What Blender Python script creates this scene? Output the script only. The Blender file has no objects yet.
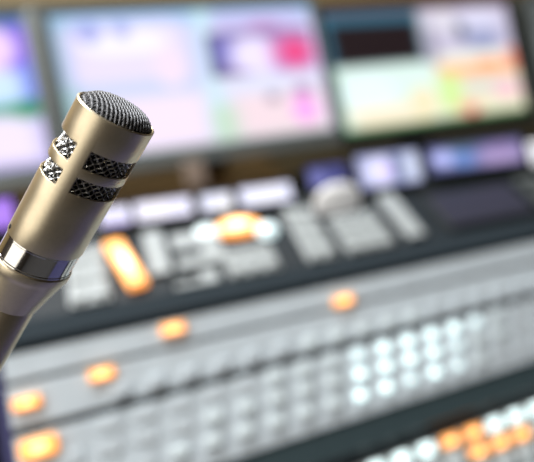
import bpy, bmesh, math, random
from mathutils import Vector as V, Matrix as M4
random.seed(7)
sc = bpy.context.scene
col = sc.collection
PI = math.pi

# ------------------------------------------------------------------ camera frame
CX, CY, F = 420.0, 231.0, 600.0            # 534 x 462 picture, a crop of a wider one: optical centre and focal length in pixels
CAMPOS = V((0, 0, 1.16))
def ray(px, py): return V((px - CX, py - CY, F))          # camera axes: right, down, forward
UX = 1600 - CX
U = V((UX, -221, F)).normalized()                        # direction of the console rows
def slope_dir(b): return V(((-F * F + 221 * b) / UX, b, F)).normalized()
V1, V2 = slope_dir(-3000), slope_dir(-480)
N1, N2 = U.cross(V1), U.cross(V2)
S = math.radians(16)                                       # slope of the upper panel
ZA = N2 * math.cos(S) + V2 * math.sin(S)
YA = V2 * math.cos(S) - N2 * math.sin(S)
XA = U.copy()
def dirw(d): return V((d.dot(XA), d.dot(YA), d.dot(ZA)))
def ptw(p): return dirw(p) + CAMPOS
def frame(o, x, y):
    """4x4 from an origin and two in-plane axes (world)."""
    x = x.normalized(); z = x.cross(y).normalized(); y = z.cross(x)
    m = M4((x, y, z)).transposed().to_4x4(); m.translation = o
    return m
def uv(m, px, py):
    """where the sight line of a pixel meets the plane z = 0 of frame m, in that frame"""
    inv = m.inverted()
    o = inv @ CAMPOS; d = inv.to_3x3() @ dirw(ray(px, py))
    t = -o.z / d.z
    return o + d * t
def rect(m, tl, tr, br, bl):
    a, b, c, d = (uv(m, *p) for p in (tl, tr, br, bl))
    return (a.x + d.x) / 2, (b.x + c.x) / 2, (c.y + d.y) / 2, (a.y + b.y) / 2   # u0,u1,v0,v1

# ------------------------------------------------------------------ helpers
def link(o, parent=None):
    col.objects.link(o)
    if parent is not None: o.parent = parent
    return o
def empty(name, m, label, cat, group=None):
    o = bpy.data.objects.new(name, None); o.empty_display_size = .02
    link(o); o.matrix_world = m
    o['label'] = label; o['category'] = cat
    if group: o['group'] = group
    return o
def obj(name, bm, mat, parent=None, smooth=None, label=None):
    me = bpy.data.meshes.new(name)
    bmesh.ops.recalc_face_normals(bm, faces=bm.faces)
    bm.to_mesh(me); bm.free()
    if mat: me.materials.append(mat)
    if smooth is not None:
        for p in me.polygons: p.use_smooth = True
        me.set_sharp_from_angle(angle=math.radians(smooth))
    o = link(bpy.data.objects.new(name, me), parent)
    if label: o['label'] = label
    return o
def bevel(bm, w, seg=2, edges=None):
    bmesh.ops.bevel(bm, geom=list(edges or bm.edges), offset=w, segments=seg, profile=.6, affect='EDGES', clamp_overlap=True)
def box(bm, x0, x1, y0, y1, z0, z1):
    g = bmesh.ops.create_cube(bm, size=1)
    for v in g['verts']:
        v.co = V(((x0 + x1) / 2 + v.co.x * (x1 - x0), (y0 + y1) / 2 + v.co.y * (y1 - y0), (z0 + z1) / 2 + v.co.z * (z1 - z0)))
    return g['verts']
def bbox(x0, x1, y0, y1, z0, z1, w=.001, seg=2):
    bm = bmesh.new(); box(bm, x0, x1, y0, y1, z0, z1); bevel(bm, w, seg); return bm
def prism(poly, x0, x1, xf=None, w=0):
    """poly of (y, z) swept along x; xf maps to the local frame"""
    bm = bmesh.new()
    a = [bm.verts.new((x0, y, z)) for y, z in poly]; b = [bm.verts.new((x1, y, z)) for y, z in poly]
    n = len(poly)
    bm.faces.new(a); bm.faces.new(b[::-1])
    for i in range(n): bm.faces.new((a[i], b[i], b[(i + 1) % n], a[(i + 1) % n]))
    if w: bevel(bm, w, 2)
    if xf is not None: bm.transform(xf)
    return bm
def lathe(prof, seg=64, bm=None, caps=True):
    bm = bm or bmesh.new(); rings = []
    for r, z in prof:
        rings.append([bm.verts.new((r * math.cos(2 * PI * i / seg), r * math.sin(2 * PI * i / seg), z)) for i in range(seg)])
    for a, b in zip(rings, rings[1:]):
        for i in range(seg): bm.faces.new((a[i], a[(i + 1) % seg], b[(i + 1) % seg], b[i]))
    if caps:
        bm.faces.new(rings[0][::-1]); bm.faces.new(rings[-1])
    return bm
def tube(bm, pts, r, sides=5):
    rings = []
    for i, p in enumerate(pts):
        t = (pts[min(i + 1, len(pts) - 1)] - pts[max(i - 1, 0)]).normalized()
        s = t.cross(V((0, 0, 1)) if abs(t.z) < .9 else V((1, 0, 0))).normalized(); q = t.cross(s)
        rings.append([bm.verts.new(p + (s * math.cos(2 * PI * k / sides) + q * math.sin(2 * PI * k / sides)) * r) for k in range(sides)])
    for a, b in zip(rings, rings[1:]):
        for k in range(sides): bm.faces.new((a[k], a[(k + 1) % sides], b[(k + 1) % sides], b[k]))
    bm.faces.new(rings[0][::-1]); bm.faces.new(rings[-1])

def mat(name, color, rough=.5, metal=0., emit=None, strength=0., noise=0., scale=40., spec=.5, coat=0.):
    m = bpy.data.materials.new(name); m.use_nodes = True
    nt = m.node_tree; b = nt.nodes['Principled BSDF']
    b.inputs['Base Color'].default_value = (*color, 1)
    b.inputs['Roughness'].default_value = rough
    b.inputs['Metallic'].default_value = metal
    b.inputs['Specular IOR Level'].default_value = spec
    b.inputs['Coat Weight'].default_value = coat
    if emit:
        b.inputs['Emission Color'].default_value = (*emit, 1); b.inputs['Emission Strength'].default_value = strength
    if noise:
        tc = nt.nodes.new('ShaderNodeTexCoord'); n = nt.nodes.new('ShaderNodeTexNoise')
        n.inputs['Scale'].default_value = scale; n.inputs['Detail'].default_value = 3
        r = nt.nodes.new('ShaderNodeValToRGB')
        r.color_ramp.elements[0].position = .3; r.color_ramp.elements[1].position = .7
        r.color_ramp.elements[0].color = (*[c * (1 - noise) for c in color], 1)
        r.color_ramp.elements[1].color = (*[min(1, c * (1 + noise)) for c in color], 1)
        nt.links.new(tc.outputs['Object'], n.inputs['Vector']); nt.links.new(n.outputs['Fac'], r.inputs['Fac'])
        nt.links.new(r.outputs['Color'], b.inputs['Base Color'])
    return m
def srgb(r, g, b):
    f = lambda c: (c / 255 / 12.92) if c <= 10 else ((c / 255 + .055) / 1.055) ** 2.4
    return (f(r), f(g), f(b))

M_champ = mat('champagne_metal', (.77, .665, .485), .38, 1., noise=.03, scale=900)
M_chrome = mat('polished_chrome', (.72, .70, .67), .10, 1.)
M_wire = mat('steel_wire', (.66, .66, .66), .34, 1.)
M_wiredk = mat('grey_steel_wire', (.24, .24, .25), .5, .5)
M_black = mat('black_core', (.006, .006, .007), .6)
M_silver = mat('silver_panel', (.60, .665, .705), .36, .0, noise=.05, scale=60)
M_dark = mat('charcoal_chassis', (.012, .017, .021), .55, spec=.25, noise=.1, scale=50)
M_teal = mat('gloss_slate_trim', (.050, .075, .082), .22, coat=.3)
M_navy = mat('navy_desk_laminate', (.045, .045, .12), .45, noise=.1, scale=20)
M_cap = mat('pale_button_cap', (.62, .68, .715), .34)
M_capdim = mat('dim_lit_cap', (.72, .78, .79), .3, emit=(.75, .97, 1.), strength=.12)
M_capmid = mat('half_lit_cap', (.72, .78, .79), .3, emit=(.76, .98, 1.), strength=1.0)
M_caplit = mat('lit_white_cap', (.75, .8, .8), .3, emit=(.78, 1., 1.), strength=1.7)
def glow(name, edge, core, s_edge, s_core):
    """a coloured lens over a lamp: hottest over the lamp in the middle"""
    m = mat(name, (.8, .4, .1), .3, emit=core, strength=1); nt = m.node_tree; b = nt.nodes['Principled BSDF']
    tc = nt.nodes.new('ShaderNodeTexCoord'); mp = nt.nodes.new('ShaderNodeMapping'); g = nt.nodes.new('ShaderNodeTexGradient'); g.gradient_type = 'QUADRATIC_SPHERE'
    mp.inputs['Location'].default_value = (-1, -1, 0); mp.inputs['Scale'].default_value = (2, 2, 0)
    r = nt.nodes.new('ShaderNodeValToRGB'); r.color_ramp.elements[0].color = (*[c * s_edge / s_core for c in edge], 1); r.color_ramp.elements[1].color = (*core, 1)
    r.color_ramp.elements[1].position = .55
    nt.links.new(tc.outputs['Generated'], mp.inputs['Vector']); nt.links.new(mp.outputs['Vector'], g.inputs['Vector'])
    nt.links.new(g.outputs['Fac'], r.inputs['Fac']); nt.links.new(r.outputs['Color'], b.inputs['Emission Color']); b.inputs['Emission Strength'].default_value = s_core
    return m
M_amber = glow('lit_amber_cap', (1, .33, .06), (1, .52, .22), 1.1, 3.4)
M_amberhot = glow('hot_amber_lamp', (1, .34, .07), (1, .58, .32), 1.3, 5.5)
M_plate = mat('pale_grey_keypad', (.36, .385, .385), .4, noise=.04, scale=80)
M_touch = mat('dark_touch_glass', (.018, .018, .03), .18)
M_bezel = mat('grey_monitor_frame', (.11, .122, .118), .35, .3)
M_bezeldk = mat('black_monitor_frame', (.012, .014, .012), .35)
M_wood = mat('brown_wood', (.13, .072, .02), .45, noise=.25, scale=9)
M_wall = mat('olive_brown_wall', (.32, .23, .10), .8, noise=.08, scale=3)
M_room = mat('room_paint', (.06, .048, .038), .85, noise=.04, scale=3)
M_ceil = mat('ceiling_paint', (.62, .6, .57), .9, noise=.03, scale=3)
M_floor = mat('carpet', (.07, .07, .075), .9, noise=.2, scale=60)
M_beige = mat('beige_metal', (.22, .16, .12), .5)
M_white = mat('white_plastic', (.80, .80, .80), .35)
M_rubber = mat('black_rubber', (.02, .02, .02), .7)

# ------------------------------------------------------------------ screens: the picture shown is a colour per mesh corner
def smooth(e0, e1, x):
    t = max(0., min(1., (x - e0) / (e1 - e0))); return t * t * (3 - 2 * t)
def screen_mesh(u0, u1, v0, v1, z, base, patches, nx=56, ny=36):
    """patches: (x0,x1,y0,y1,soft,rgb,round) in screen units, y from the top, drawn in order"""
    me = bpy.data.meshes.new('screen'); vs, fs, cols = [], [], []
    for j in range(ny + 1):
        for i in range(nx + 1):
            x, y = i / nx, j / ny
            vs.append((u0 + (u1 - u0) * x, v1 + (v0 - v1) * y, z))
            c = list(base)
            for x0, x1, y0, y1, s, rgb, rnd in patches:
                if rnd:
                    d = math.hypot((x - (x0 + x1) / 2) / ((x1 - x0) / 2), (y - (y0 + y1) / 2) / ((y1 - y0) / 2))
                    w = 1 - smooth(1 - s, 1 + s, d)
                else:
                    w = smooth(x0 - s, x0 + s, x) * (1 - smooth(x1 - s, x1 + s, x)) * smooth(y0 - s, y0 + s, y) * (1 - smooth(y1 - s, y1 + s, y))
                c = [a + (b - a) * w for a, b in zip(c, rgb)]
            cols.append((*srgb(*c), 1))
    for j in range(ny):
        for i in range(nx):
            a = j * (nx + 1) + i; fs.append((a, a + nx + 1, a + nx + 2, a + 1))
    me.from_pydata(vs, [], fs)
    at = me.color_attributes.new('picture', 'FLOAT_COLOR', 'POINT')
    for k, c in enumerate(cols): at.data[k].color = c
    return me
def screen_mat(name, strength):
    m = bpy.data.materials.new(name); m.use_nodes = True; nt = m.node_tree
    b = nt.nodes['Principled BSDF']; b.inputs['Base Color'].default_value = (.01, .01, .012, 1); b.inputs['Roughness'].default_value = .25; b.inputs['Specular IOR Level'].default_value = .15
    a = nt.nodes.new('ShaderNodeVertexColor'); a.layer_name = 'picture'
    nt.links.new(a.outputs['Color'], b.inputs['Emission Color']); b.inputs['Emission Strength'].default_value = strength
    return m
M_screen = screen_mat('monitor_picture', 1.18)
M_lcd = screen_mat('small_display_picture', 1.25)

# ------------------------------------------------------------------ frames of the main planes
O1c = ray(385, 366) * (.45 / F)
P1 = frame(ptw(O1c), dirw(U), dirw(V1))                    # lower, steeper key panel
j = uv(P1, 267, 297)
P2 = frame(P1 @ j, dirw(U), dirw(V2))                      # upper, flatter panel
H = V((1800 - CX, -291, F)).normalized(); W = V((-.187, -.98, 0)).normalized()
PM = frame(ptw(ray(200, 158) * (.86 / F)), dirw(H), dirw(W))   # monitor wall
X1 = P1.translation.x
UL = -.2335                                            # left end of the lower panel
UR = .62
DESK = .735
p1i, p2i = P1.inverted(), P2.inverted()
def yz(m, v, n):
    q = m @ V((0, v, n)); return (q.y, q.z)

# ================================================================== setting
def struct(name, bm, m):
    o = obj(name, bm, m); o['kind'] = 'structure'; return o
RX0, RX1, RY0, RY1, RH = -2.4, 3.0, -2.2, 1.75, 2.7
def wallbox(*a):
    bm = bmesh.new(); box(bm, *a); return bm
struct('floor', wallbox(RX0, RX1, RY0, RY1, -.1, 0), M_floor)
struct('ceiling', wallbox(RX0, RX1, RY0, RY1, RH, RH + .1), M_ceil)
struct('wall_back', wallbox(RX0, RX1, RY1, RY1 + .1, 0, RH), M_wall)
struct('wall_front', wallbox(RX0, RX1, RY0 - .1, RY0, 0, RH), M_room)
struct('wall_left', wallbox(RX0 - .1, RX0, RY0, RY1, 0, RH), M_room)
struct('wall_right', wallbox(RX1, RX1 + .1, RY0, RY1, 0, RH), M_room)

# desk under everything
desk = empty('control_desk', M4.Translation((.4, .45, 0)), 'dark navy desk top showing beside the left end of the button panel', 'desk')
bm = bbox(-1.0, 1.2, -.42, .9, DESK - .035, DESK, .004); obj('desk_top', bm, M_navy, desk)
for sx in (-.95, 1.11):
    obj('leg_panel', bbox(sx, sx + .04, -.3, .85, 0, DESK - .035, .003), M_navy, desk)

# ================================================================== lower button panel
sw = empty('video_switcher', P1, 'silver video switcher panel with three banks of lit white and amber buttons', 'switcher')
vS1, vE3, vE4 = .0690, -.0300, -.0520
poly = [yz(P1, vS1 + .001, -.004), yz(P1, vE4 - .0005, -.004), (yz(P1, vE4, -.004)[0] + .004, DESK + .0005), (yz(P1, vS1, -.004)[0] + .05, DESK + .0005), (yz(P1, vS1, -.004)[0] + .05, yz(P1, vS1, -.03)[1])]
poly[0] = yz(P1, vS1 - .0005, -.004)
obj('chassis', prism(poly, X1 + UL, X1 + UR, p1i), M_dark, sw)
def bank(v0, v1): return obj('bank_panel', bbox(UL, UR, v0, v1, -.0045, 0, .0009), M_silver, sw)
bank(.0522, .0680); bank(.0245, .0492); bank(vE3, .0196)
obj('end_cheek', prism(poly, X1 + UL - .007, X1 + UL - .0003, p1i), M_navy, sw, label='dark navy end cheek')
obj('front_trim', bbox(UL, UR, vE4, vE3 - .0012, -.0075, -.0015, .0022, 3), M_teal, sw, label='dark slate glossy front trim')

def button_mesh(name, w, h, t):
    bm = bmesh.new()
    vs = box(bm, -w / 2, w / 2, -h / 2, h / 2, -.001, t)
    up = [e for e in bm.edges if abs(e.verts[0].co.z - e.verts[1].co.z) > .0001]
    bevel(bm, min(w, h) * .28, 3, up)
    top = [e for e in bm.edges if all(v.co.z > t - 1e-6 for v in e.verts)]
    bevel(bm, t * .35, 2, top)
    me = bpy.data.meshes.new(name); bmesh.ops.recalc_face_normals(bm, faces=bm.faces); bm.to_mesh(me); bm.free()
    return me
BM = {}
def button(parent, u, v, m, w=.0135, h=.0078, t=.0035, label=None, name='button', z=0):
    k = (w, h, t, m.name)
    if k not in BM:
        BM[k] = button_mesh(name, w, h, t); BM[k].materials.append(m)
    o = link(bpy.data.objects.new(name, BM[k]), parent); o.location = (u, v, z)
    if label: o['label'] = label
    return o
PITCH = .0207
lit = {0: {-4: 1, -3: 1, -2: 1, -1: 3, 0: 2, 1: 2, 2: 2, 3: 2, 4: 3, 5: 1}, 1: {-6: 1, -5: 1, -4: 1, -3: 1, -2: 1, -1: 2, 0: 2, 1: 2, 2: 2, 3: 3, 4: 1, 5: 1}, 2: {-7: 1, -6: 1, -5: 1, -4: 1, -3: 1, -2: 1, -1: 2, 0: 2, 1: 3, 2: 2, 3: 3, 4: 1}}
for r, (v, du) in enumerate(((.0134, .0024), (-.0003, .0004), (-.0153, -.0035))):
    for k in range(-11, 14):
        s = lit[r].get(k, 0)
        if r == 0 and k <= -10: continue
        m = (M_cap, M_capdim, M_caplit, M_capmid)[s]
        button(sw, k * PITCH + du, v, m, *((.0130, .0086, .0011), (.0104, .0066, .003), (.0080, .0056, .0035), (.0088, .0060, .003))[s], label=(None, 'softly lit white button', 'brightly lit white button', 'half lit white button')[s])
a = uv(P1, 39, 447); button(sw, a.x, .0112, M_amber, .0195, .012, label='lit amber button')
for k in range(-8, 9):
    m = M_capdim if -2 <= k <= 2 else M_cap
    button(sw, k * PITCH - .0095, .0310, m, .0098, .0072, .003)
for p in ((102, 374), (27, 403)):
    a = uv(P1, *p); button(sw, a.x, a.y, M_amber, .0146, .0072, .0035, label='lit amber button')
for p in ((173, 329), (343, 301)):
    a = uv(P1, *p); button(sw, a.x, a.y, M_amber, .0152, .0072, .0035, label='lit amber button')

# ================================================================== front right button panel
fr = empty('auxiliary_button_panel', P1 @ M4.Translation((.06, -.08, -.006)), 'pale button strip with white and amber keys in front of the slate trim', 'control panel')
fu0, fu1 = -.20, .52
pf = P1 @ M4.Translation((.06, -.08, -.006)); pfi = pf.inverted()
fv1 = .0180; fv0 = -.05
poly = [yz(pf, fv1, -.004), yz(pf, fv0, -.004), (yz(pf, fv0, -.004)[0] + .003, DESK + .0005), (yz(pf, fv1, -.004)[0] - .006, DESK + .0005)]
obj('chassis', prism(poly, pf.translation.x + fu0, pf.translation.x + fu1, pfi), M_dark, fr)
obj('bank_panel', bbox(fu0, fu1, fv0, fv1 - .0004, -.0045, 0, .0009), M_plate, fr)
ua = uv(pf, 398, 446).x; lo, hi = uv(pf, 444, 436).x, uv(pf, 492, 428).x
for r, v in enumerate((.0125, -.0020, -.0165, -.0310)):
    for k in range(-7, 13):
        u = ua + k * PITCH
        amber = (r == 0 and lo < u < hi) or (r == 1 and lo + .018 < u < hi + .026)
        m = M_amber if amber else (M_caplit if r == 0 and -1 <= k <= 7 else M_capdim)
        button(fr, u, v, m, .0150 if amber else .0118, .0085, label='lit amber button' if amber else None)

# ================================================================== upper panel
up = empty('upper_control_panel', P2, 'dark sloped control panel with pale keypads, amber lamps and a dark touch screen', 'control panel')
UL2, UR2 = -.30, .62
VB = .128
poly = [yz(P2, .001, -.001), yz(P2, VB, -.001), (yz(P2, VB, 0)[0], DESK + .0005), (yz(P1, vS1, -.004)[0] + .0512, DESK + .0005), (yz(P1, vS1, -.004)[0] + .0512, yz(P1, vS1, -.03)[1] + .0012)]
xo = P2.translation.x
obj('chassis', prism(poly, xo + UL2, xo + UR2, p2i), M_dark, up)
obj('front_rail', bbox(UL2, UR2, .0012, .0225, -.0008, .004, .0018, 3), mat('matte_black_rail', (.022, .03, .036), .75, spec=.06), up)
def plate(corners, name='keypad', m=M_plate, t=.004, grow=1., label=None):
    u0, u1, v0, v1 = rect(P2, *corners)
    return (u0, u1, v0, v1), obj(name, bbox(u0, u1, v0, v1, -.0008, t, .0014), m, up, label=label)
def keys(r, nu, nv, m=M_plate, t=.004, gap=.25):
    u0, u1, v0, v1 = r
    pu, pv = (u1 - u0) / nu, (v1 - v0) / nv
    for a in range(nu):
        for b in range(nv):
            button(up, u0 + (a + .5) * pu, v0 + (b + .5) * pv, m, round(pu * (1 - gap), 5), round(pv * (1 - gap), 5), .0025, name='key', z=t)
r, _ = plate(((60, 258), (100, 250), (118, 300), (76, 312))); keys(r, 2, 3)
r, _ = plate(((138, 237), (158, 234), (176, 274), (156, 278)))
r, _ = plate(((168, 240), (216, 231), (226, 262), (182, 272))); 
button(up, *uv(P2, 188, 257).xy, M_dark, .020, .007, .003, name='key', z=.004, label='dark slotted key')
r, _ = plate(((172, 281), (214, 271), (222, 282), (178, 294)))
button(up, *uv(P2, 186, 284).xy, M_dark, .020, .005, .003, name='key', z=.004, label='dark slotted key')
r, _ = plate(((222, 258), (270, 246), (281, 270), (232, 282))); keys(r, 3, 2)
r, _ = plate(((283, 215), (306, 209), (338, 256), (310, 267))); keys(r, 2, 4)
r, _ = plate(((331, 222), (371, 214), (396, 245), (348, 258))); keys(r, 3, 4)
r, _ = plate(((375, 200), (388, 196), (428, 234), (412, 242)), name='fader_strip')
# dark touch screen
u0, u1, v0, v1 = rect(P2, (424, 198), (508, 184), (538, 214), (448, 232))
ts = obj('touch_screen', bbox(u0, u1, v0, v1, -.0008, .003, .001), M_bezeldk, up, label='dark touch screen')
obj('glass', bbox(u0 + .004, u1 - .004, v0 + .004, v1 - .004, .0028, .0036, .0003), mat('indigo_glass', (.03, .03, .045), .3, emit=(.03, .03, .055), strength=.25), ts)
u0, u1, v0, v1 = rect(P2, (512, 182), (560, 172), (590, 200), (540, 212))
o = obj('keypad', bbox(u0, u1, v0, v1, -.0008, .003, .001), M_dark, up); keys((u0, u1, v0, v1), 4, 3, M_bezel, .003)
# tall amber lit fader
a, b = uv(P2, 113, 246), uv(P2, 140, 290)
ang = math.atan2(b.y - a.y, b.x - a.x); L = (b - a).length
bm = bbox(-L / 2, L / 2, -.0068, .0068, -.0005, .006, .0026, 3); o = obj('fader', bm, M_amberhot, up, label='tall amber lit bar')
o.location = (*((a + b) / 2).xy, .0005); o.rotation_euler = (0, 0, ang)
# amber lamp between two white lamps
c = uv(P2, 238, 229)
def lamp(px, py, ru, rv, m, label, h=.006):
    bm = lathe([(1, -.0005), (1, h * .5), (.85, h * .85), (.45, h)], 32)
    for v in bm.verts: v.co.x *= ru; v.co.y *= rv
    o = obj('lamp', bm, m, up, 50, label); q = uv(P2, px, py); o.location = (q.x, q.y, 0)
lamp(238, 229, .0185, .0115, M_amberhot, 'lit amber oval lamp')
lamp(207, 235, .0095, .008, M_capmid, 'lit white lamp')
lamp(267, 232, .0085, .008, M_capmid, 'lit white lamp')
# white dome knob, no lamp: faint glow added to its material brightens it
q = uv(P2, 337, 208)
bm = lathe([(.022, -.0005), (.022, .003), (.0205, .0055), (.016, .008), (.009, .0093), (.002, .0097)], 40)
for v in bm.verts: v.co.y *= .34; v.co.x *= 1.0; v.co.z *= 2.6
o = obj('trackball', bm, mat('white_dome_added_glow', (.8, .8, .8), .3, emit=(1, .97, .95), strength=.22), up, 50, label='white domed trackball'); o.location = (q.x, q.y, 0)

# ================================================================== small displays along the back of the upper panel
WD = (V((0, math.cos(math.radians(62)), math.sin(math.radians(62)))))
vb = uv(P2, 270, 214).y
PD = frame(P2 @ V((0, vb, .0042)), dirw(U), WD)
LAV = (236, 234, 255)
def display(tl, tr, br, bl, base, patches, label, dark=False):
    u0, u1, v0, v1 = rect(PD, tl, tr, br, bl)
    v0 = max(v0, .006)
    cu = (u0 + u1) / 2
    m = PD @ M4.Translation((cu, 0, 0))
    o = empty('preview_display', m, label, 'display', 'small displays along the back of the upper panel')
    w = (u1 - u0) / 2
    h = v1
    bm = bbox(-w - .003, w + .003, .0014, h + .003, -.0055, -.0006, .0012); obj('bezel', bm, M_bezeldk, o)
    me = screen_mesh(-w, w, v0, h, 0, base, patches, 20, 12); me.materials.append(M_lcd)
    link(bpy.data.objects.new('screen', me), o)
    bm = prism([yz(m, .0035, -.0057), yz(m, h * .75, -.0057), (yz(m, 0, 0)[0] + .017, (m @ V((0, 0, 0))).z + .0025)], m.translation.x - w * .6, m.translation.x + w * .6, m.inverted())
    obj('rear_housing', bm, M_bezeldk, o)
    return o
display((-50, 206), (12, 196), (15, 226), (-47, 237), (150, 110, 215), [(.5, 1, .2, .8, .3, (175, 130, 235), 1)], 'small violet display at the left photo edge behind the microphone')
display((99, 209), (129, 205), (132, 229), (102, 234), LAV, [(.0, 1, .7, 1.1, .2, (200, 190, 240), 0)], 'small lit display half hidden behind the microphone, lavender white')
display((134, 203), (190, 196), (194, 222), (138, 230), LAV, [(.1, .6, .2, .8, .3, (255, 250, 255), 1)], 'small wide lavender lit display just right of the microphone')
display((199, 196), (230, 191), (234, 213), (204, 218), (228, 230, 250), [(.4, 1, .3, 1, .3, (250, 248, 250), 1)], 'small narrow pale display behind the amber oval lamp')
display((238, 189), (289, 182), (294, 204), (243, 211), (228, 230, 255), [(.1, .9, .2, .9, .3, (245, 245, 255), 1)], 'small wide pale display left of the white trackball')
display((306, 168), (344, 163), (348, 184), (311, 190), (70, 72, 125), [(.0, .5, .2, .9, .3, (110, 112, 170), 1)], 'small dim blue display behind the white trackball')
display((355, 157), (417, 149), (422, 180), (361, 190), (150, 155, 195), [(.1, .6, .1, .95, .3, (225, 225, 255), 1), (.55, .75, .1, .9, .1, (95, 105, 145), 0), (.72, 1, .1, .9, .12, (200, 208, 230), 0), (.3, .55, .35, .7, .2, (220, 200, 255), 1)], 'small display with a violet picture behind the fader strip')
display((427, 149), (519, 134), (525, 160), (433, 175), (90, 95, 140), [(.0, .35, .2, .8, .2, (175, 180, 235), 1), (.22, .5, .3, .9, .2, (100, 130, 190), 1), (.2, .5, .0, .3, .1, (80, 100, 120), 0), (.5, 1, .3, .95, .15, (165, 145, 190), 0), (.6, .95, .1, .5, .2, (130, 115, 160), 1), (0, 1, -.1, .06, .06, (30, 30, 55), 0)], 'small wide display with a mauve picture behind the dark touch screen')
display((527, 143), (566, 137), (572, 158), (532, 166), (235, 235, 240), [], 'small white display cut by the right edge of the photo')

# ================================================================== wooden shelf below the monitors
mi = PM.inverted()
a = uv(PM, 180, 172)
base_z = (PM @ V((0, a.y, 0))).z
hx = dirw(H); hx.z = 0; hx.normalize()
SHELF = base_z - .026
fo = PM @ V((0, a.y, 0))
PS = frame(V((fo.x, fo.y, 0)), hx, V((-hx.y, hx.x, 0)))
sh = empty('monitor_shelf', PS, 'brown wooden shelf the big monitors stand on, seen below the middle monitor', 'shelf')
obj('shelf_board', bbox(-.75, .12, 0, .30, SHELF - .012, SHELF, .002), M_wood, sh)
obj('shelf_board', bbox(.1202, 1.2, 0, .30, SHELF - .012, SHELF, .002), M_bezeldk, sh, label='black shelf board')
obj('front_panel', bbox(-.75, .12, .0, .018, DESK + .0005, SHELF - .012, .001), M_wood, sh)
obj('front_panel', bbox(.1202, 1.2, .0, .018, DESK + .0005, SHELF - .012, .001), M_bezeldk, sh, label='black front panel')

# ================================================================== big monitors
def monitor(scr, bz, mframe, base, patches, label, foot=None, pm=PM, feetmat=M_bezeldk):
    u0, u1, v0, v1 = scr
    L, R, B, T = bz
    cu = (u0 + u1) / 2
    m = pm @ M4.Translation((cu, v0 - B, 0))
    o = empty('broadcast_monitor', m, label, 'monitor', 'big monitors above the control panels')
    w = (u1 - u0) / 2; h = v1 - v0
    fb = bmesh.new()                                     # picture-frame bezel: four mitred bars
    ox0, ox1, oy0, oy1 = -w - L, w + R, 0, h + B + T
    ix0, ix1, iy0, iy1 = -w, w, B, B + h
    vo = [fb.verts.new((x, y, z)) for z in (-.012, .006) for x, y in ((ox0, oy0), (ox1, oy0), (ox1, oy1), (ox0, oy1))]
    vi = [fb.verts.new((x, y, z)) for z in (-.012, .004) for x, y in ((ix0, iy0), (ix1, iy0), (ix1, iy1), (ix0, iy1))]
    for k in range(4):
        n = (k + 1) % 4
        fb.faces.new((vo[4 + k], vo[4 + n], vi[4 + n], vi[4 + k])); fb.faces.new((vo[k], vo[n], vo[4 + n], vo[4 + k]))
        fb.faces.new((vi[k], vi[n], vi[4 + n], vi[4 + k])); fb.faces.new((vo[k], vo[n], vi[n], vi[k]))
    obj('bezel', fb, mframe, o)
    me = screen_mesh(-w, w, B, B + h, 0, base, patches); me.materials.append(M_screen)
    link(bpy.data.objects.new('screen', me), o)
    bm = bbox(ox0 + .006, ox1 - .006, .045, oy1 - .006, -.055, -.0122, .008); obj('rear_housing', bm, M_bezeldk, o)
    # prop behind, standing on the shelf
    p = m @ V((0, h * .55, -.056)); q = m @ V((0, .06, -.056))
    pr = [(p.y, p.z), (p.y + .03, SHELF + .001), (q.y + .03, SHELF + .001), (q.y, q.z)]
    bm = prism(pr, m.translation.x - .03, m.translation.x + .03, m.inverted()); obj('stand', bm, M_bezeldk, o)
    if foot:
        fa = foot - cu
        bm = bbox(fa - .014, fa + .014, -.036, .003, .0062, .013, .003); obj('foot', bm, M_beige, o, label='pale beige foot')
    return o
sm = rect(PM, (47, 16), (309, 5), (333, 133), (77, 158))
sr = rect(PM, (322, 8), (504, 4), (527, 112), (341, 134))
print('screens', sm, sr)
B = .022
gap = sr[0] - sm[1]
mid = [
 (-.1, 1.1, -.1, .10, .06, (150, 190, 225), 0), (.05, .46, .06, .5, .08, (226, 216, 252), 0), (.08, .40, .12, .30, .08, (240, 236, 255), 1),
 (-.1, .03, -.1, 1.1, .05, (140, 175, 200), 0), (.0, .5, .5, .62, .06, (190, 205, 235), 0), (.06, .5, .6, 1, .08, (238, 222, 244), 0),
 (.33, .45, .25, .55, .12, (236, 218, 240), 1), (.08, .17, .05, .2, .4, (165, 170, 225), 1), (.21, .27, .05, .18, .4, (170, 175, 225), 1),
 (.51, .58, -.1, 1.1, .04, (195, 228, 236), 0), (.47, .50, .1, .5, .03, (190, 200, 245), 0),
 (.58, .97, .04, .22, .05, (196, 188, 232), 0), (.72, .86, .1, .2, .3, (190, 150, 200), 1), (.55, .98, .19, .50, .03, (168, 156, 212), 0), (.55, .98, .185, .225, .015, (110, 98, 140), 0),
 (.55, .585, .2, .51, .02, (58, 54, 98), 0), (.57, .66, .22, .44, .4, (125, 122, 196), 1), (.55, .74, .465, .51, .02, (96, 80, 120), 0), (.63, .83, .22, .52, .35, (232, 222, 252), 1),
 (.80, .99, .22, .50, .5, (214, 104, 165), 1), (.86, .95, .28, .44, .5, (234, 66, 124), 1),
 (.56, .98, .53, .66, .04, (216, 220, 240), 0), (.60, .98, .66, 1.0, .05, (236, 214, 222), 0), (.74, .80, .66, .74, .3, (160, 145, 165), 1), (.86, .94, .62, .72, .3, (170, 120, 165), 1),
 (.84, .95, .70, .92, .3, (244, 168, 236), 1), (.52, .60, .72, 1.1, .06, (190, 215, 185), 0), (-.1, .04, .5, 1.1, .06, (150, 190, 190), 0), (-.1, 1.1, .97, 1.1, .03, (180, 190, 190), 0)]
monitor(sm, (gap * .82, gap * .50, B, .016), M_bezel, (222, 212, 240), mid, 'middle broadcast monitor with grey frame and a bright pink and lavender picture grid', foot=uv(PM, 195, 176).x)
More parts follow.
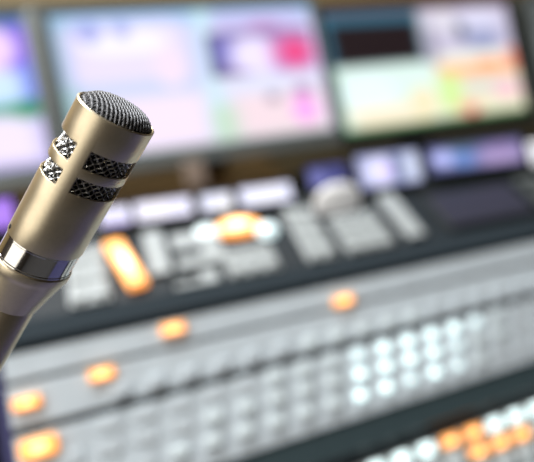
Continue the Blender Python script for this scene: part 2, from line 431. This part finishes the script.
rp = [
 (-.1, .49, -.1, .47, .03, (52, 98, 120), 0), (.035, .465, .13, .455, .015, (26, 12, 12), 0),
 (-.1, .52, .48, 1.1, .02, (218, 240, 232), 0), (.0, .30, .55, .85, .2, (228, 246, 246), 1), (.05, .5, .8, 1.0, .08, (246, 232, 205), 0), (.36, .5, .68, .95, .2, (240, 228, 190), 1),
 (.50, 1.1, -.1, .46, .03, (196, 190, 214), 0), (.54, .70, .03, .25, .25, (216, 212, 225), 1), (.70, .95, .03, .24, .25, (214, 212, 236), 1), (.72, .93, .22, .42, .4, (150, 156, 192), 1), (.68, .74, .16, .3, .3, (70, 80, 95), 1),
 (.50, .56, .2, .5, .04, (150, 145, 165), 0), (.56, 1.0, .42, .52, .04, (236, 236, 220), 0), (.54, 1.0, .52, .64, .03, (250, 186, 140), 0), (.76, .90, .50, .58, .3, (250, 150, 95), 1), (.95, 1.1, .42, .60, .04, (238, 140, 120), 0),
 (.54, 1.1, .64, 1.1, .03, (232, 228, 200), 0), (.66, .96, .68, .76, .05, (205, 205, 205), 0), (.82, 1., .70, .86, .25, (240, 195, 205), 1), (.53, .64, .60, .90, .05, (205, 238, 150), 0), (.60, .75, .85, .96, .25, (240, 190, 160), 1),
 (.66, .71, .90, 1.0, .3, (215, 70, 90), 1), (-.1, 1.1, .97, 1.1, .02, (30, 100, 35), 0), (-.1, 1.1, -.1, .03, .02, (110, 70, 75), 0), (-.1, .015, .5, 1.1, .02, (60, 120, 90), 0)]
monitor(sr, (gap * .38, .018, B, .010), M_bezeldk, (225, 225, 210), rp, 'right broadcast monitor with black frame and one black cell in its picture grid')
lw = sm[1] - sm[0]
sl = (sm[0] - gap * 1.8 - lw, sm[0] - gap * 1.8, sm[2], sm[3])
lp = [(.90, 1.1, -.1, .35, .03, (140, 110, 225), 0), (.80, .96, .05, .34, .25, (235, 205, 245), 1), (-.1, 1.1, -.1, .05, .05, (70, 120, 170), 0), (.78, .99, .36, .58, .06, (200, 225, 255), 0),
 (.96, 1.1, .30, .60, .04, (110, 130, 230), 0), (.8, 1.1, .57, .64, .04, (70, 150, 120), 0), (.92, 1.1, .56, .68, .04, (30, 130, 80), 0), (.8, .97, .66, 1.0, .06, (235, 222, 245), 0), (.97, 1.1, .66, 1.1, .03, (200, 190, 240), 0), (-.1, 1.1, .95, 1.1, .03, (170, 165, 215), 0)]
monitor(sl, (.02, gap * .92, B, .016), M_bezel, (225, 220, 245), lp, 'left broadcast monitor cut by the photo edge, white and violet picture')
e0 = sr[1] + .018 + .016
se = (e0 + .018, e0 + .018 + .28, sr[2], sr[3])
monitor(se, (.018, .018, B, .010), M_bezel, (95, 100, 100), [(0, .1, .3, .7, .1, (120, 130, 130), 0)], 'sliver of a dim grey monitor at the far right')

# ================================================================== microphone
zm = .155
P0 = ray(117.8, 112.9) * (zm / F); rh = P0.normalized()
R = .06309 * zm
e = V((.4895, -.8720, 0)); e = (e - rh * e.dot(rh)).normalized()
T = math.radians(16.7)
ax = (e * math.cos(T) - rh * math.sin(T)).normalized()
side = rh.cross(ax).normalized()             # points left in the picture for an observer behind the camera -> fixed below
if side.x < 0: side = -side                  # picture right
LEN = 11.0
mz = dirw(ax); mx = dirw(side); my = mz.cross(mx)   # x = picture right, y = away from the viewer
mm = M4((mx, my, mz)).transposed().to_4x4(); mm.translation = ptw(P0 - ax * (R * LEN))
mic = empty('microphone', mm, 'champagne metal condenser microphone with black mesh top and slotted sides', 'microphone')
def Zs(s): return (LEN - s) * R
slots_z = ((.935, 1.45), (1.735, 2.20))
def phi_in_slot(d):    # degrees; 0 faces the viewer, + to picture right
    d = (d + 5) % 120
    return d < 98
def cyl(phi, r, s):
    a = math.radians(phi)
    return V((r * R * math.sin(a), -r * R * math.cos(a), Zs(s)))
bm = bmesh.new()
levels = [0, .035, .45, .935, 1.19, 1.45, 1.59, 1.735, 1.97, 2.20, 2.8, 3.5, 4.20]
STEP = 2                                     # 98 degree slots between 22 degree struts
angs = list(range(-5, 355, STEP))
grid = [[bm.verts.new(cyl(a, (1.0 if s > .01 else .965) - .0076 * s, s)) for a in angs] for s in levels]
for i in range(len(levels) - 1):
    sm_ = (levels[i] + levels[i + 1]) / 2
    inz = any(a < sm_ < b for a, b in slots_z)
    for k, a in enumerate(angs):
        if inz and phi_in_slot(a + STEP / 2): continue
        n = (k + 1) % len(angs)
        bm.faces.new((grid[i][k], grid[i][n], grid[i + 1][n], grid[i + 1][k]))
body = obj('body', bm, M_champ, mic, 40)
so = body.modifiers.new('wall', 'SOLIDIFY'); so.thickness = .065 * R; so.offset = -1
bv = body.modifiers.new('edge', 'BEVEL'); bv.width = .012 * R; bv.segments = 2; bv.limit_method = 'ANGLE'; bv.angle_limit = math.radians(50)
# woven sleeve behind the slots
bm = bmesh.new()
NW = 28; r0 = .86; s0, s1 = .80, 2.34
amp = .032
turn = (s1 - s0) / r0                                   # 45 degrees
for f in (1, -1):
    for k in range(NW):
        a0 = 2 * PI * k / NW; n = 2 * int(turn / (PI / NW)) + 2
        pts = []
        for q in range(n + 1):
            t = q / n; a = a0 + f * turn * t
            ph = (turn * t) / (PI / NW) + (k if f > 0 else -k) * 1.0
            rr = r0 + amp * f * math.cos(PI * ph)
            pts.append(cyl(math.degrees(a), rr, s0 + (s1 - s0) * t))
        tube(bm, pts, .020 * R, 4)
obj('mesh_sleeve', bm, M_wire, mic, 80, label='woven steel mesh behind the slots')
bm = lathe([(.79 * R, Zs(2.9)), (.79 * R, Zs(.5)), (.5 * R, Zs(.3))], 48); obj('capsule', bm, M_black, mic, 40)
# woven dome
bm = bmesh.new()
RD = .89
def dome(r): return -.02 + .28 * (1 - (min(r, RD) / RD) ** 5)
sp = .096; ra = math.radians(22)
ks = [k * sp for k in range(-10, 11)]
for f in (0, 1):
    for i, x in enumerate(ks):
        if abs(x) >= RD: continue
        yl = math.sqrt(RD * RD - x * x)
        if yl < .05: continue
        n = max(4, int(yl * 2 / (sp / 2)))
        pts = []
        for q in range(n + 1):
            y = -yl + 2 * yl * q / n
            z = dome(math.hypot(x, y)) + .016 * (1 if f else -1) * math.cos(PI * (y / sp + i)) + (.012 if f else -.012)
            X, Y = (x, y) if f else (y, x)
            X, Y = X * math.cos(ra) - Y * math.sin(ra), X * math.sin(ra) + Y * math.cos(ra)
            pts.append(V((X * R, Y * R, LEN * R + z * R)))
        tube(bm, pts, (.027 if f else .018) * R, 5)
obj('mesh_top', bm, M_wiredk, mic, 80, label='domed woven steel mesh')
prof = [(.89 * R, Zs(.25))] + [(r * R, LEN * R + (dome(r) - .075) * R) for r in (.9, .88, .84, .78, .68, .5, .25, .02)]
obj('mesh_backing', lathe(prof, 48), M_black, mic, 40)
# ring, collar, cone and stem
obj('chrome_ring', lathe([(.88 * R, Zs(4.18)), (.95 * R, Zs(4.205)), (.95 * R, Zs(4.25)), (.935 * R, Zs(4.27)), (.935 * R, Zs(4.84)), (.955 * R, Zs(4.86)), (.955 * R, Zs(4.90)), (.88 * R, Zs(4.91))], 96), M_chrome, mic, 20, label='polished chrome ring')
obj('collar', lathe([(.90 * R, Zs(4.89)), (.96 * R, Zs(4.92)), (.985 * R, Zs(4.95)), (.985 * R, Zs(5.14)), (.955 * R, Zs(5.2)), (.93 * R, Zs(5.32)), (.69 * R, Zs(6.3)), (.67 * R, Zs(6.4)), (.58 * R, Zs(6.41))], 96), M_champ, mic, 35)
obj('stem', lathe([(.58 * R, Zs(6.36)), (.635 * R, Zs(6.45)), (.62 * R, 0), (.5 * R, -.02 * R)], 64), M_champ, mic, 35)
sc_ = obj('screw', lathe([(.07 * R, -.02 * R), (.07 * R, .012 * R), (.05 * R, .02 * R)], 20), M_black, mic, 35)
q = cyl(-68, .96, 4.05); sc_.location = q
sc_.rotation_euler = V((q.x, q.y, 0)).to_track_quat('Z', 'Y').to_euler()
# gooseneck from the stem down to its base on the desk, below the picture
p0 = mm @ V((0, 0, .3 * R)); d0 = -mz
base = V((p0.x - .05, p0.y - .03, DESK + .0005))
pts = []
for q in range(41):
    t = q / 40
    a1 = p0 + d0 * .07; a2 = base + V((0, 0, .16))
    pts.append(mm.inverted() @ (p0 * (1 - t) ** 3 + a1 * 3 * t * (1 - t) ** 2 + a2 * 3 * t * t * (1 - t) + base * t ** 3))
bm = bmesh.new(); tube(bm, pts, .42 * R, 12); obj('gooseneck', bm, M_rubber, mic, 60)
bm = lathe([(.045, 0), (.045, .012), (.040, .018), (.012, .022)], 48); bm.transform(mm.inverted() @ M4.Translation(base)); obj('base', bm, M_rubber, mic, 35)

# ================================================================== light
def area(name, loc, target, sx, sy, power, color=(1, 1, 1)):
    l = bpy.data.lights.new(name, 'AREA'); l.shape = 'RECTANGLE'; l.size = sx; l.size_y = sy; l.energy = power; l.color = color
    o = link(bpy.data.objects.new(name, l)); o.location = loc
    o.rotation_euler = (V(target) - V(loc)).to_track_quat('-Z', 'Y').to_euler(); return o
area('ceiling_lamp', (-1.3, .0, 2.62), (-1.3, .0, 0), 1.2, .6, 38, (1, .98, .96))
area('ceiling_lamp', (-.3, 1.0, 2.62), (-.3, 1.0, 0), 1.2, .6, 54, (.93, .97, 1))
area('left_key_light', (RX0 + .05, -.5, 1.6), (0, -.5, 1.6), 2.2, 1.9, 23, (1, .95, .85))  # unseen broad light, no window there, added and sized for the microphone's left highlight
w = bpy.data.worlds.new('room_air'); sc.world = w; w.use_nodes = True
w.node_tree.nodes['Background'].inputs[0].default_value = (.5, .5, .55, 1); w.node_tree.nodes['Background'].inputs[1].default_value = .05

# ================================================================== camera
cd = bpy.data.cameras.new('camera'); cam = link(bpy.data.objects.new('camera', cd))
r_, u_, b_ = dirw(V((1, 0, 0))), dirw(V((0, -1, 0))), dirw(V((0, 0, -1)))
m = M4((r_, u_, b_)).transposed().to_4x4(); m.translation = CAMPOS
cam.matrix_world = m
cd.shift_x = -(CX - 267) / 534; cd.sensor_width = 36; cd.lens = 36 * F / 534; cd.clip_start = .01
cd.dof.use_dof = True; cd.dof.focus_distance = .158
cd.dof.aperture_fstop = 5.5
sc.camera = cam
vs = sc.view_settings
sc.display_settings.display_device = 'sRGB'
vs.view_transform = 'Standard'; vs.look = 'None'; vs.gamma = 1; vs.use_curve_mapping = False; vs.exposure = 0
